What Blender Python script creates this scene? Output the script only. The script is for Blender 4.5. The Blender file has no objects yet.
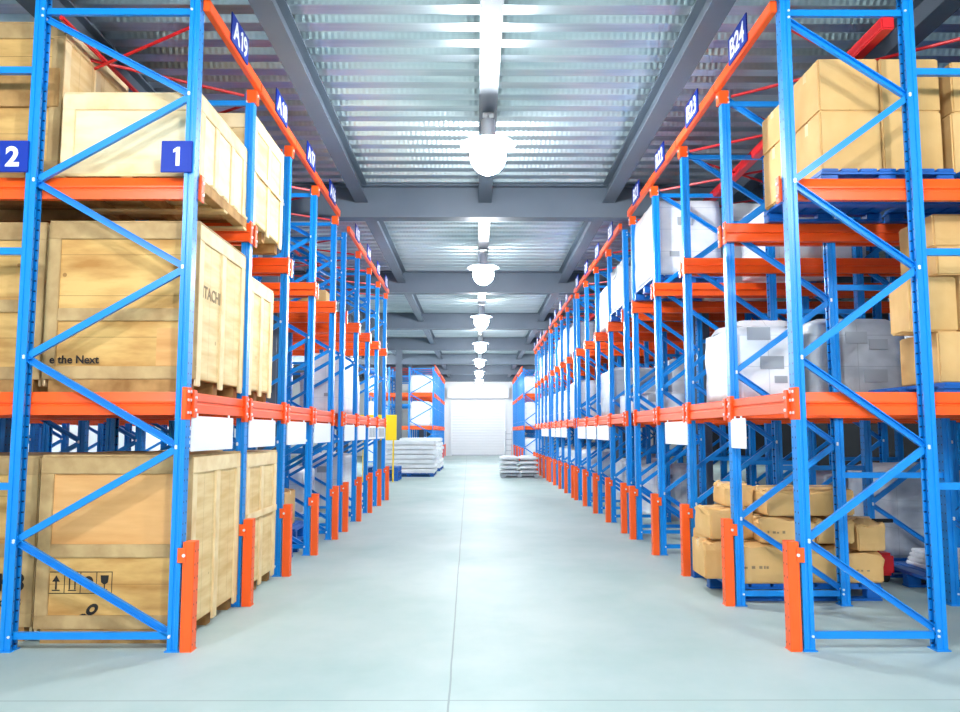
import bpy, bmesh, math, random
from math import sin, cos, atan, pi
from mathutils import Matrix, Vector
R = random.Random(7)
SC = bpy.context.scene
COL = SC.collection

# ------------------------------------------------------------------ materials
def lin(c):
    return tuple(((v / 255) / 12.92 if v / 255 <= .04045 else (((v / 255) + .055) / 1.055) ** 2.4) for v in c) + (1,)

def mat(name, rgb, rough=.5, metal=0., spec=.5, noise=None, bump=0., coat=0.):
    """noise = (other rgb, scale vector, low, high)"""
    m = bpy.data.materials.new(name); m.use_nodes = True
    nt = m.node_tree; N = nt.nodes; L = nt.links; b = N['Principled BSDF']
    b.inputs['Base Color'].default_value = lin(rgb); b.inputs['Roughness'].default_value = rough
    b.inputs['Metallic'].default_value = metal; b.inputs['Specular IOR Level'].default_value = spec
    b.inputs['Coat Weight'].default_value = coat
    if noise:
        c2, sc, lo, hi = noise
        tc = N.new('ShaderNodeTexCoord'); mp = N.new('ShaderNodeMapping'); mp.inputs['Scale'].default_value = sc
        oi = N.new('ShaderNodeObjectInfo'); L.new(oi.outputs['Random'], mp.inputs['Location'])
        nz = N.new('ShaderNodeTexNoise'); nz.inputs['Scale'].default_value = 1; nz.inputs['Detail'].default_value = 5
        rp = N.new('ShaderNodeValToRGB'); rp.color_ramp.elements[0].position = lo; rp.color_ramp.elements[1].position = hi
        rp.color_ramp.elements[0].color = lin(rgb); rp.color_ramp.elements[1].color = lin(c2)
        L.new(tc.outputs['Object'], mp.inputs['Vector']); L.new(mp.outputs['Vector'], nz.inputs['Vector'])
        L.new(nz.outputs['Fac'], rp.inputs['Fac']); L.new(rp.outputs['Color'], b.inputs['Base Color'])
        if bump:
            bp = N.new('ShaderNodeBump'); bp.inputs['Strength'].default_value = bump; bp.inputs['Distance'].default_value = .02
            L.new(nz.outputs['Fac'], bp.inputs['Height']); L.new(bp.outputs['Normal'], b.inputs['Normal'])
    return m

def emis(name, rgb, st):
    m = bpy.data.materials.new(name); m.use_nodes = True
    b = m.node_tree.nodes['Principled BSDF']; b.inputs['Base Color'].default_value = lin(rgb)
    b.inputs['Emission Color'].default_value = lin(rgb); b.inputs['Emission Strength'].default_value = st
    return m

def math_node(nt, op, a, b=None):
    n = nt.nodes.new('ShaderNodeMath'); n.operation = op
    for i, v in enumerate((a, b)):
        if v is None: continue
        if isinstance(v, (int, float)): n.inputs[i].default_value = v
        else: nt.links.new(v, n.inputs[i])
    return n.outputs[0]

def holes(m, pitch, off, rad, dark, axis_y=True):
    """punched holes in a steel section: rows of small dark dots every `pitch` up the local z"""
    nt = m.node_tree; N = nt.nodes; L = nt.links; b = N['Principled BSDF']
    tc = N.new('ShaderNodeTexCoord'); sp = N.new('ShaderNodeSeparateXYZ'); L.new(tc.outputs['Object'], sp.inputs[0])
    fz = math_node(nt, 'FRACT', math_node(nt, 'DIVIDE', sp.outputs['Z'], pitch))
    dz = math_node(nt, 'MULTIPLY', math_node(nt, 'SUBTRACT', fz, .5), pitch)
    ay = math_node(nt, 'SUBTRACT', math_node(nt, 'ABSOLUTE', sp.outputs['Y']), off)
    d = math_node(nt, 'ADD', math_node(nt, 'MULTIPLY', dz, dz), math_node(nt, 'MULTIPLY', ay, ay))
    msk = math_node(nt, 'LESS_THAN', d, rad * rad)
    mx = N.new('ShaderNodeMix'); mx.data_type = 'RGBA'
    mx.inputs['A'].default_value = b.inputs['Base Color'].default_value; mx.inputs['B'].default_value = lin(dark)
    L.new(msk, mx.inputs['Factor']); L.new(mx.outputs['Result'], b.inputs['Base Color'])
    return m

M = {}
M['blue'] = mat('blue_paint', (8, 138, 224), .32, 0, .5)
M['blue_up'] = holes(mat('blue_upright_paint', (8, 138, 224), .32, 0, .5), .075, .026, .007, (5, 30, 90))
M['orange'] = mat('orange_paint', (255, 92, 20), .36)
M['guard'] = holes(mat('guard_orange_paint', (255, 96, 26), .42), .09, .028, .007, (150, 40, 5))
M['red'] = mat('red_paint', (214, 30, 36), .4)
M['bolt'] = mat('zinc_bolt', (235, 238, 240), .3, .2)
M['steel'] = mat('grey_steel_paint', (92, 104, 118), .5, 0, .4, ((104, 115, 128), (.6, .6, .6), .4, .65))
M['deck'] = mat('galvanised_deck', (222, 230, 234), .3, .86, .5, ((190, 204, 212), (.8, 9, 9), .35, .7))
def emboss(m):
    nt = m.node_tree; N = nt.nodes; L = nt.links; b = N['Principled BSDF']
    tc = N.new('ShaderNodeTexCoord'); sp = N.new('ShaderNodeSeparateXYZ'); L.new(tc.outputs['Object'], sp.inputs[0])
    h = math_node(nt, 'PINGPONG', sp.outputs['X'], .03)
    bp = N.new('ShaderNodeBump'); bp.inputs['Strength'].default_value = .3; bp.inputs['Distance'].default_value = .3
    # only on the steep rib walls between the two flat levels
    z1 = math_node(nt, 'GREATER_THAN', sp.outputs['Z'], 5.206); z2 = math_node(nt, 'LESS_THAN', sp.outputs['Z'], 5.256)
    L.new(math_node(nt, 'MULTIPLY', h, math_node(nt, 'MULTIPLY', z1, z2)), bp.inputs['Height']); L.new(bp.outputs['Normal'], b.inputs['Normal'])
emboss(M['deck'])
M['ply'] = mat('plywood', (230, 176, 114), .65, 0, .3, ((206, 146, 82), (1.5, 1.5, 9), .35, .7))
M['ply_old'] = mat('aged_plywood', (226, 182, 112), .7, 0, .3, ((178, 126, 64), (2., 2., 8), .38, .7))
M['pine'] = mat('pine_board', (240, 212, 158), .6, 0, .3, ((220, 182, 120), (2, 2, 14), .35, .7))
M['pine_pale'] = mat('pale_new_pine', (246, 228, 186), .6, 0, .3, ((232, 202, 148), (3, 3, 10), .4, .75))
M['batten'] = mat('weathered_batten', (200, 168, 118), .7, 0, .3, ((168, 134, 88), (6, 6, 6), .35, .7))
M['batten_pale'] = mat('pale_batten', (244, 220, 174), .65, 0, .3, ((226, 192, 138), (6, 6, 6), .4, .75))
M['wood_dark'] = mat('rough_pallet_wood', (196, 152, 96), .8, 0, .2, ((150, 108, 62), (6, 6, 6), .35, .7))
M['carton'] = mat('kraft_cardboard', (228, 186, 124), .75, 0, .25, ((212, 166, 102), (2.5, 2.5, 2.5), .35, .7))
M['carton_tape'] = mat('brown_packing_tape', (240, 206, 150), .3, 0, .5)
M['seam'] = mat('carton_seam', (70, 45, 22), .9)
M['ink'] = mat('black_stencil_ink', (30, 26, 24), .8)
M['ink_faint'] = mat('worn_stencil_ink', (150, 126, 92), .8)
M['film'] = mat('white_stretch_film', (248, 249, 250), .3, 0, .5, ((226, 231, 236), (3.5, 3.5, 5), .35, .72), .35)
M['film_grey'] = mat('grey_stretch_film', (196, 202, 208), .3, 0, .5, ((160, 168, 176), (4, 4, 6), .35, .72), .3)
M['label_grey'] = mat('grey_printed_label', (168, 174, 180), .6, 0, .3)
M['white'] = mat('white_board', (250, 251, 252), .5)
M['sheet'] = mat('white_foam_sheet', (240, 242, 244), .6, 0, .3, ((222, 226, 230), (3, 3, 3), .35, .7))
M['plastic_blue'] = mat('blue_plastic', (4, 96, 182), .4)
M['sign_blue'] = mat('sign_blue', (8, 50, 158), .5, 0, .3)
M['yellow'] = mat('yellow_panel', (255, 214, 0), .5)
M['black'] = mat('black_rubber', (18, 18, 20), .6)
M['wall'] = mat('white_plaster', (245, 247, 248), .7, 0, .3)
M['wall_dark'] = mat('grey_cladding', (30, 34, 40), .7, 0, .3)
M['shutter'] = mat('white_shutter', (243, 245, 246), .45)
M['lamp_metal'] = mat('lamp_aluminium', (196, 200, 206), .35, .6)
M['glow'] = emis('lit_lamp_globe', (246, 251, 255), 118)

def boards(m, ax, pitch, dark, wid=.004, knots=True, off=.13):
    """board joints every `pitch` along a local axis, and a few knots"""
    nt = m.node_tree; N = nt.nodes; L = nt.links; b = N['Principled BSDF']
    tc = N.new('ShaderNodeTexCoord'); sp = N.new('ShaderNodeSeparateXYZ'); L.new(tc.outputs['Object'], sp.inputs[0])
    msk = None
    for a, p in zip(ax, pitch):
        f = math_node(nt, 'FRACT', math_node(nt, 'DIVIDE', math_node(nt, 'ADD', sp.outputs[a], 10 + off), p))
        k = math_node(nt, 'LESS_THAN', f, wid / p); msk = k if msk is None else math_node(nt, 'MAXIMUM', msk, k)
    if knots:
        vo = N.new('ShaderNodeTexVoronoi'); vo.inputs['Scale'].default_value = 3.6; L.new(tc.outputs['Object'], vo.inputs['Vector'])
        msk = math_node(nt, 'MAXIMUM', msk, math_node(nt, 'LESS_THAN', vo.outputs['Distance'], .06))
    src = b.inputs['Base Color'].links[0].from_socket
    mx = N.new('ShaderNodeMix'); mx.data_type = 'RGBA'; mx.inputs['B'].default_value = lin(dark)
    L.new(math_node(nt, 'MULTIPLY', msk, .75), mx.inputs['Factor']); L.new(src, mx.inputs['A']); L.new(mx.outputs['Result'], b.inputs['Base Color'])
boards(M['ply_old'], 'Z', (.31,), (140, 96, 50)); boards(M['pine'], 'Y', (.205,), (186, 150, 98), .005)
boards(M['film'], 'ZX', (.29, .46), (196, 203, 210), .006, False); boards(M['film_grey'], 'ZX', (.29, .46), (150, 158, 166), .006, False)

def floor_mat():
    m = mat('sealed_concrete', (176, 192, 188), .5, 0, .22)
    nt = m.node_tree; N = nt.nodes; L = nt.links; b = N['Principled BSDF']
    tc = N.new('ShaderNodeTexCoord'); sp = N.new('ShaderNodeSeparateXYZ'); L.new(tc.outputs['Object'], sp.inputs[0])
    nz = N.new('ShaderNodeTexNoise'); nz.inputs['Scale'].default_value = .55; nz.inputs['Detail'].default_value = 8; nz.inputs['Roughness'].default_value = .62
    mp = N.new('ShaderNodeMapping'); mp.inputs['Scale'].default_value = (1, .8, 1)
    L.new(tc.outputs['Object'], mp.inputs[0]); L.new(mp.outputs[0], nz.inputs['Vector'])
    rp = N.new('ShaderNodeValToRGB'); rp.color_ramp.elements[0].position = .32; rp.color_ramp.elements[1].position = .7
    rp.color_ramp.elements[0].color = lin((158, 181, 177)); rp.color_ramp.elements[1].color = lin((184, 197, 193))
    L.new(nz.outputs['Fac'], rp.inputs['Fac'])
    # control joints: one running down the aisle (very slightly skewed, wandering), one across it
    wob = math_node(nt, 'MULTIPLY', math_node(nt, 'SUBTRACT', nz.outputs['Fac'], .5), .03)
    x = math_node(nt, 'ADD', math_node(nt, 'ADD', sp.outputs['X'], math_node(nt, 'MULTIPLY', sp.outputs['Y'], .0105)), wob)
    j1 = math_node(nt, 'LESS_THAN', math_node(nt, 'ABSOLUTE', math_node(nt, 'ADD', x, .11)), .006)
    fy = math_node(nt, 'ABSOLUTE', math_node(nt, 'SUBTRACT', math_node(nt, 'FRACT', math_node(nt, 'ADD', math_node(nt, 'DIVIDE', math_node(nt, 'SUBTRACT', sp.outputs['Y'], 4.6), 20.), .5)), .5))
    j2 = math_node(nt, 'LESS_THAN', fy, .0003)
    j = math_node(nt, 'MAXIMUM', j1, j2)
    mx = N.new('ShaderNodeMix'); mx.data_type = 'RGBA'; mx.inputs['B'].default_value = lin((140, 154, 152))
    L.new(j, mx.inputs['Factor']); L.new(rp.outputs['Color'], mx.inputs['A']); L.new(mx.outputs['Result'], b.inputs['Base Color'])
    n2 = N.new('ShaderNodeTexNoise'); n2.inputs['Scale'].default_value = 2.2; n2.inputs['Detail'].default_value = 6
    L.new(tc.outputs['Object'], n2.inputs['Vector'])
    mr = N.new('ShaderNodeMapRange'); mr.inputs['To Min'].default_value = .46; mr.inputs['To Max'].default_value = .68
    L.new(n2.outputs['Fac'], mr.inputs['Value']); L.new(mr.outputs[0], b.inputs['Roughness'])
    return m
M['floor'] = floor_mat()

# ------------------------------------------------------------------ mesh helpers
class MB:
    def __init__(self):
        self.v = []; self.f = []; self.mi = []; self.mats = []
    def slot(self, m):
        if m not in self.mats: self.mats.append(m)
        return self.mats.index(m)
    def add(self, vs, fs, m):
        o = len(self.v); self.v += [tuple(p) for p in vs]; s = self.slot(m)
        for f in fs:
            self.f.append(tuple(o + i for i in f)); self.mi.append(s)
        return self
    def box(self, a, b, m):
        x0, x1 = sorted((a[0], b[0])); y0, y1 = sorted((a[1], b[1])); z0, z1 = sorted((a[2], b[2]))
        vs = [(x0, y0, z0), (x1, y0, z0), (x1, y1, z0), (x0, y1, z0), (x0, y0, z1), (x1, y0, z1), (x1, y1, z1), (x0, y1, z1)]
        return self.add(vs, [(0, 3, 2, 1), (4, 5, 6, 7), (0, 1, 5, 4), (1, 2, 6, 5), (2, 3, 7, 6), (3, 0, 4, 7)], m)
    def cbox(self, a, b, m, c=.012):
        """box with chamfered edges (a bevelled box)"""
        bm = bmesh.new(); bmesh.ops.create_cube(bm, size=1)
        ce = [(a[i] + b[i]) / 2 for i in range(3)]; s = [abs(b[i] - a[i]) for i in range(3)]
        for v in bm.verts: v.co = Vector([ce[i] + v.co[i] * s[i] for i in range(3)])
        bmesh.ops.bevel(bm, geom=bm.edges[:], offset=min(c, min(s) * .4), segments=2, affect='EDGES')
        bm.verts.index_update()
        self.add([v.co[:] for v in bm.verts], [[v.index for v in f.verts] for f in bm.faces], m); bm.free()
        return self
    def prism(self, prof, frame, length, m):
        """closed profile [(u,w)] extruded: frame = (origin, u axis, w axis, run axis)"""
        o, u, w, r = [Vector(p) for p in frame]; n = len(prof)
        a = [o + u * p[0] + w * p[1] for p in prof]; b = [p + r * length for p in a]
        fs = [(i, (i + 1) % n, n + (i + 1) % n, n + i) for i in range(n)] + [tuple(range(n))[::-1], tuple(range(n, 2 * n))]
        return self.add(a + b, fs, m)
    def cyl(self, a, b, r, m, n=10, r2=None):
        a = Vector(a); b = Vector(b); d = (b - a).normalized(); r2 = r if r2 is None else r2
        u = d.orthogonal().normalized(); w = d.cross(u)
        A = [a + (u * cos(2 * pi * i / n) + w * sin(2 * pi * i / n)) * r for i in range(n)]
        B = [b + (u * cos(2 * pi * i / n) + w * sin(2 * pi * i / n)) * r2 for i in range(n)]
        return self.add(A + B, [(i, (i + 1) % n, n + (i + 1) % n, n + i) for i in range(n)] + [tuple(range(n))[::-1], tuple(range(n, 2 * n))], m)
    def mesh(self, name):
        me = bpy.data.meshes.new(name); me.from_pydata(self.v, [], self.f)
        for m in self.mats: me.materials.append(M[m])
        me.polygons.foreach_set('material_index', self.mi)
        bm = bmesh.new(); bm.from_mesh(me); bmesh.ops.recalc_face_normals(bm, faces=bm.faces[:]); bm.to_mesh(me); bm.free()
        me.update(); return me

def put(name, me, parent=None, loc=(0, 0, 0), rot=None, label=None):
    o = bpy.data.objects.new(name, me.mesh(name) if isinstance(me, MB) else me)
    COL.objects.link(o); o.location = loc
    if rot is not None:
        if isinstance(rot, Matrix): o.rotation_euler = rot.to_euler()
        else: o.rotation_euler = rot
    if parent: o.parent = parent
    if label: o['label'] = label
    return o

def tag(o, label, cat, group=None, kind=None):
    o['label'] = label; o['category'] = cat
    if group: o['group'] = group
    if kind: o['kind'] = kind
    return o

def thing(name, label, cat, loc=(0, 0, 0), rotz=0, group=None):
    o = bpy.data.objects.new(name, None); COL.objects.link(o); o.empty_display_size = .1
    o.location = loc; o.rotation_euler = (0, 0, rotz)
    return tag(o, label, cat, group)

def struct(name, mb, label=None):
    o = put(name, mb); o['kind'] = 'structure'
    if label: o['label'] = label
    return o

FACE_FRONT = Matrix(((1, 0, 0), (0, 0, -1), (0, 1, 0)))          # reads along +X, faces -Y
FACE_PX = Matrix(((0, 0, 1), (1, 0, 0), (0, 1, 0)))              # reads along +Y, faces +X
FACE_NX = Matrix(((0, 0, -1), (-1, 0, 0), (0, 1, 0)))            # reads along -Y, faces -X
_tx = {}
def glyph_mesh(s, m, off):
    cu = bpy.data.curves.new('lettering', 'FONT'); cu.body = s; cu.size = 1; cu.offset = off; cu.extrude = .004; cu.resolution_u = 3
    ob = bpy.data.objects.new('lettering', cu); COL.objects.link(ob)
    me = bpy.data.meshes.new_from_object(ob.evaluated_get(bpy.context.evaluated_depsgraph_get()))
    bpy.data.objects.remove(ob); return me
def text_mesh(s, size, m, off=.0, align='CENTER'):
    """lettering centred on (or starting at) the origin; the figure one gets a flag like the signs'"""
    key = (s, size, m, off, align)
    if key in _tx: return _tx[key]
    bm = bmesh.new(); x = 0.; runs = []
    for ch in s:
        if ch == '1' or not runs or runs[-1] == '1': runs.append(ch)
        else: runs[-1] += ch
    for r in runs:
        if r == '1':
            o = [(.10, 0), (.24, 0), (.24, .70), (.13, .70), (.0, .60), (.0, .49), (.10, .54)]
            a = [bm.verts.new((x + p[0], p[1], -.004)) for p in o]; b = [bm.verts.new((x + p[0], p[1], .004)) for p in o]
            bm.faces.new(a[::-1]); bm.faces.new(b)
            for i in range(7): bm.faces.new((a[i], a[(i + 1) % 7], b[(i + 1) % 7], b[i]))
            x += .24 + .09
        else:
            me = glyph_mesh(r, m, off / size); t = bmesh.new(); t.from_mesh(me)
            lo = min(v.co.x for v in t.verts); hi = max(v.co.x for v in t.verts)
            n0 = len(bm.verts); bm.from_mesh(me); bm.verts.ensure_lookup_table()
            for v in bm.verts[n0:]: v.co.x += x - lo
            x += hi - lo + .09; t.free(); bpy.data.meshes.remove(me)
    x -= .09
    for v in bm.verts: v.co = Vector(((v.co.x - (x / 2 if align == 'CENTER' else 0)) * size, (v.co.y - .35) * size, v.co.z * size))
    me = bpy.data.meshes.new('lettering'); bm.to_mesh(me); bm.free(); me.materials.append(M[m])
    _tx[key] = me
    return me

ORD = ['first', 'second', 'third', 'fourth', 'fifth', 'sixth', 'seventh', 'eighth', 'ninth', 'tenth', 'eleventh', 'twelfth',
       'thirteenth', 'fourteenth', 'fifteenth', 'sixteenth', 'seventeenth', 'eighteenth', 'nineteenth', 'twentieth']
SIDE = {-1: 'left', 1: 'right'}

# ------------------------------------------------------------------ camera
F_PX = 790.
cam = bpy.data.cameras.new('camera'); co = bpy.data.objects.new('camera', cam); COL.objects.link(co)
cam.sensor_fit = 'HORIZONTAL'; cam.sensor_width = 36; cam.lens = 36 * F_PX / 960
cam.clip_start = .05; cam.clip_end = 300
co.location = (0, 0, 1.5); co.rotation_euler = (pi / 2 + atan(76 / F_PX), 0, -atan(3 / F_PX))
SC.camera = co

# ------------------------------------------------------------------ building
GY = [11.65 + 6.42 * k for k in range(-3, 7)]
XL, XR, Y0, Y1 = -12.5, 14.5, -9., 50.6
struct('floor', MB().box((XL, Y0, -.1), (XR, Y1 + .3, 0), 'floor'))
d = MB(); prof = []; p = .305; y = Y0
while y < Y1:
    prof += [(y, 5.20), (y + .15, 5.20), (y + .185, 5.262), (y + .27, 5.262)]; y += p
prof += [(y, 5.20), (y, 5.40), (Y0, 5.40)]
vs = []; fs = []; n = len(prof)
for q in prof: vs += [(XL, q[0], q[1]), (XR, q[0], q[1])]
for i in range(n - 3): fs.append((2 * i, 2 * i + 1, 2 * i + 3, 2 * i + 2))
k = 2 * (n - 2); fs.append((k, k + 1, k + 3, k + 2))
d.add(vs, fs, 'deck')
struct('ceiling', d)
ibeam = lambda w, h, t, tw: [(-w / 2, 0), (w / 2, 0), (w / 2, t), (tw / 2, t), (tw / 2, h - t), (w / 2, h - t), (w / 2, h), (-w / 2, h), (-w / 2, h - t), (-tw / 2, h - t), (-tw / 2, t), (-w / 2, t)]
for gy in GY:
    struct('ceiling_beam', MB().prism(ibeam(.24, .505, .022, .03), ((XL, gy, 4.69), (0, 1, 0), (0, 0, 1), (1, 0, 0)), XR - XL, 'steel'))
for k in range(-5, 7):
    x = .12 + 1.86 * k
    struct('ceiling_joist', MB().prism(ibeam(.19, .26, .02, .03), ((x, Y0, 4.94), (1, 0, 0), (0, 0, 1), (0, 1, 0)), Y1 - Y0, 'steel'))
for gy in GY[1:]:
    for x in (-3.06, 3.3):
        c = MB().prism(ibeam(.24, .24, .018, .018), ((x, gy - .12, 0), (1, 0, 0), (0, 1, 0), (0, 0, 1)), 4.688, 'steel')
        c.box((x - .18, gy - .18, 0), (x + .18, gy + .18, .02), 'steel')
        if gy > 6 and not (x < 0 and abs(gy - 37.33) < 1): struct('column', c)
struct('wall_far', MB().box((XL, Y1, 0), (-1.72, Y1 + .3, 5.2), 'wall').box((1.86, Y1, 0), (XR, Y1 + .3, 5.2), 'wall').box((-1.72, Y1, 3.7), (1.86, Y1 + .3, 5.2), 'wall'))
struct('wall_left', MB().box((XL - .2, Y0, 0), (XL, Y1 + .3, 5.4), 'wall'))
struct('wall_right', MB().box((XR, Y0, 0), (XR + .2, Y1 + .3, 5.4), 'wall_dark'))
sh = MB(); z = .06
pr = [(.10, .06)]
while z < 3.68:
    pr += [(.075, z + .02), (.075, z + .07), (.10, z + .095)]; z += .1
pr += [(.10, 3.7), (.14, 3.7), (.14, .06)]
sh.prism(pr, ((-1.6, Y1, 0), (0, 1, 0), (0, 0, 1), (1, 0, 0)), 3.34, 'shutter')
dr = struct('door_1', sh, 'white roll-up shutter closing the far end of the aisle')
put('bottom_bar', MB().box((-1.6, Y1 + .06, 0), (1.74, Y1 + .15, .06), 'lamp_metal'), dr)
put('shutter_housing', MB().cbox((-1.9, Y1 - .38, 3.64), (2.05, Y1 - .005, 4.34), 'shutter', .03), dr)
struct('trim_1', MB().box((-1.72, Y1 - .09, 0), (-1.6, Y1 + .14, 3.63), 'wall'))
struct('trim_2', MB().box((1.74, Y1 - .09, 0), (1.86, Y1 + .14, 3.63), 'wall'))

# ------------------------------------------------------------------ lamps
def globe(r, seg=16, rings=10):
    mb = MB(); vs = []; fs = []
    for i in range(rings + 1):
        t = pi * i / rings
        for j in range(seg):
            vs.append((r * sin(t) * cos(2 * pi * j / seg), r * sin(t) * sin(2 * pi * j / seg), -r * 1.06 * cos(t)))
    for i in range(rings):
        for j in range(seg):
            fs.append((i * seg + j, i * seg + (j + 1) % seg, (i + 1) * seg + (j + 1) % seg, (i + 1) * seg + j))
    mb.add(vs, fs, 'glow'); me = mb.mesh('globe')
    for q in me.polygons: q.use_smooth = True
    return me
g_globe = globe(.195)
g_house = MB().cyl((0, 0, .19), (0, 0, .40), .075, 'lamp_metal', 16).cyl((0, 0, .12), (0, 0, .205), .30, 'lamp_metal', 20, .09).mesh('housing')  # wide bell added to keep the globe's light off the joist above
g_rod = MB().cyl((0, 0, .40), (0, 0, .468), .012, 'lamp_metal', 8).box((-.06, -.06, .455), (.06, .06, .469), 'lamp_metal').mesh('hanging_rod')
def lamp(x, y, label, group=None):
    t = thing('high_bay_lamp', label, 'lamp', (x, y, 4.47), 0, group)
    put('globe', g_globe, t); put('housing', g_house, t); put('hanging_rod', g_rod, t)
for k in range(-2, 7):
    y = 8.3 + 6.42 * k
    lb = 'glowing high-bay lamp hung under the middle ceiling joist, %s along the aisle from the camera' % (ORD[k] if k >= 0 else '')
    if k < 0: lb = 'high-bay lamp on the middle joist ' + ('just overhead of the camera' if k == -1 else 'well behind the camera')
    lamp(.12, y, lb, 'lamps along the aisle')
for k, y in enumerate((14.72, 21.14, 33.98)):  # unseen lamps added to brighten the background behind the left racks
    lamp(.12 - 1.86 * 5, y, 'added unseen high-bay lamp over the aisle behind the left racks, %s of its row' % ORD[k], 'added lamps of the aisle behind the left racks')

for k, (x, y) in enumerate(((-6.2, 33.98), (-9.9, 36.2), (6.2, 34.4), (9.9, 33.0))):  # hidden side lamps added to lift the light at the far end
    lamp(.12 + 1.86 * round((x - .12) / 1.86), y, 'added unseen high-bay lamp over the cross passage %s' % ('far to the left', 'farthest left of its row', 'far to the right', 'farthest right of its row')[k], 'added lamps of the cross passage')

for k, (x, y) in enumerate(((-2, .9), (2, .9), (-2, -4.54), (2, -4.54))):  # out-of-view lamps added to light the rack fronts from the camera side
    lamp(.12 + 1.86 * x, y, 'added unseen high-bay lamp over the open floor in front of the %s racks, %s' % (SIDE[-1 if x < 0 else 1], 'nearer to them' if k < 2 else 'farther from them'), 'added lamps over the open floor before the racks')

# ------------------------------------------------------------------ racks
NODES = [.10, .745, 1.395, 2.03, 2.68, 3.32, 3.97, 4.57]
LV1, LV2 = 1.787, 3.37
def upright_mb(h):
    pr = [(-.037, -.045), (.037, -.045), (.037, -.033), (.012, -.033), (.006, -.040), (-.006, -.040), (-.012, -.033)]
    # omega section, two mirrored halves closed as one outline: (x depth, y width)
    pts = [(-.0375, -.045), (-.010, -.045), (-.006, -.037), (.006, -.037), (.010, -.045), (.0375, -.045), (.0375, -.022),
           (.024, -.022), (.024, -.034), (-.026, -.034), (-.026, .034), (.024, .034), (.024, .022), (.0375, .022), (.0375, .045),
           (.010, .045), (.006, .037), (-.006, .037), (-.010, .045), (-.0375, .045)]
    return MB().prism(pts, ((0, 0, .008), (1, 0, 0), (0, 1, 0), (0, 0, 1)), h - .008, 'blue_up')
def brace_mb(a, b, flat):
    """channel between two points of the frame plane (x,z)"""
    a = Vector((a[0], 0, a[1])); b = Vector((b[0], 0, b[1])); dd = (b - a); ln = dd.length; dd.normalize()
    w = dd.cross(Vector((0, 1, 0))).normalized(); u = Vector((0, 1, 0))
    if flat: pr = [(-.016, -.024), (.016, -.024), (.016, -.019), (-.011, -.019), (-.011, .019), (.016, .019), (.016, .024), (-.016, .024)]
    else: pr = [(.016, -.024), (-.016, -.024), (-.016, -.018), (.011, -.018), (.011, .018), (-.016, .018), (-.016, .024), (.016, .024)]
    mb = MB().prism(pr, (a, u, w, dd), ln, 'blue')
    for q in (a + dd * .012, b - dd * .012):
        mb.cyl((q.x, -.052, q.z), (q.x, .052, q.z), .010, 'bolt', 6)
    return mb
def frame_parts(s, W, h):
    """s: side (-1 left, +1 right); frame runs from x=0 (aisle upright) to s*W"""
    out = []
    for q in (0, W):
        u = upright_mb(h if q == 0 else h); u.v = [(s * x if s < 0 else x, y, z) for x, y, z in u.v]
        if q: u.v = [(-x, y, z) for x, y, z in u.v]
        out.append(('upright', u, (s * q, 0, 0)))
        out.append(('base_plate', MB().box((-.05, -.06, 0), (.05, .06, .008), 'blue').cyl((0, 0, .008), (0, 0, .02), .009, 'bolt', 6), (s * q, 0, 0)))
    f = 0 if s < 0 else W
    g = W - f
    e = .012
    pos = lambda q: s * (q + (e if q == 0 else -e))
    for i in range(len(NODES) - 1):
        a = f if i % 2 == 0 else g; b = W - a
        dz = .03 if s > 0 and i == 0 else 0
        out.append(('brace', brace_mb((pos(a), NODES[i] + dz), (pos(b), NODES[i + 1]), i % 2 == 1), (0, 0, 0)))
    out.append(('brace', brace_mb((pos(0), .10), (pos(W), .10), True), (0, 0, 0)))
    out.append(('brace', brace_mb((pos(0), 4.615 if h > 4.7 else 4.52), (pos(W), 4.615 if h > 4.7 else 4.52), True), (0, 0, 0)))
    return out
_fm = {}
def frame(parent, s, W, h, loc, whole):
    k = (s, W, h)
    if k not in _fm:
        ps = [(n, m.mesh(n), l) for n, m, l in frame_parts(s, W, h)]
        al = MB()
        for n, m, l in frame_parts(s, W, h):
            o = len(al.v); al.v += [(x + l[0], y + l[1], z + l[2]) for x, y, z in m.v]
            for f, q in zip(m.f, m.mi): al.f.append(tuple(o + i for i in f)); al.mi.append(al.slot(m.mats[q]))
        _fm[k] = (ps, al.mesh('upright_frame'))
    ps, al = _fm[k]
    if whole:
        put('upright_frame', al, parent, loc)
    else:
        e = bpy.data.objects.new('upright_frame', None); COL.objects.link(e); e.parent = parent; e.location = loc; e.empty_display_size = .1
        for n, m, l in ps: put(n, m, e, l)
_c = {}
def cached(key, fn):
    if key not in _c: _c[key] = fn()
    return _c[key]
def bracket_mesh(s):
    # hooked connector plate on the aisle face of an upright
    def f():
        m = MB().cbox((-.006, -.047, -.20), (.004, .047, .03), 'orange', .003)
        m.cbox((-.03, -.055, -.20), (.004, -.047, .03), 'orange', .003).cbox((-.03, .047, -.20), (.004, .055, .03), 'orange', .003)
        for z in (-.15, -.06, .0):
            m.cyl((.002, -.025, z), (.012, -.025, z), .011, 'bolt', 6).cyl((.002, .025, z), (.012, .025, z), .011, 'bolt', 6)
        if s > 0: m.v = [(-x, y, z) for x, y, z in m.v]
        return m.mesh('end_bracket')
    return cached(('br', s), f)
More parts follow.
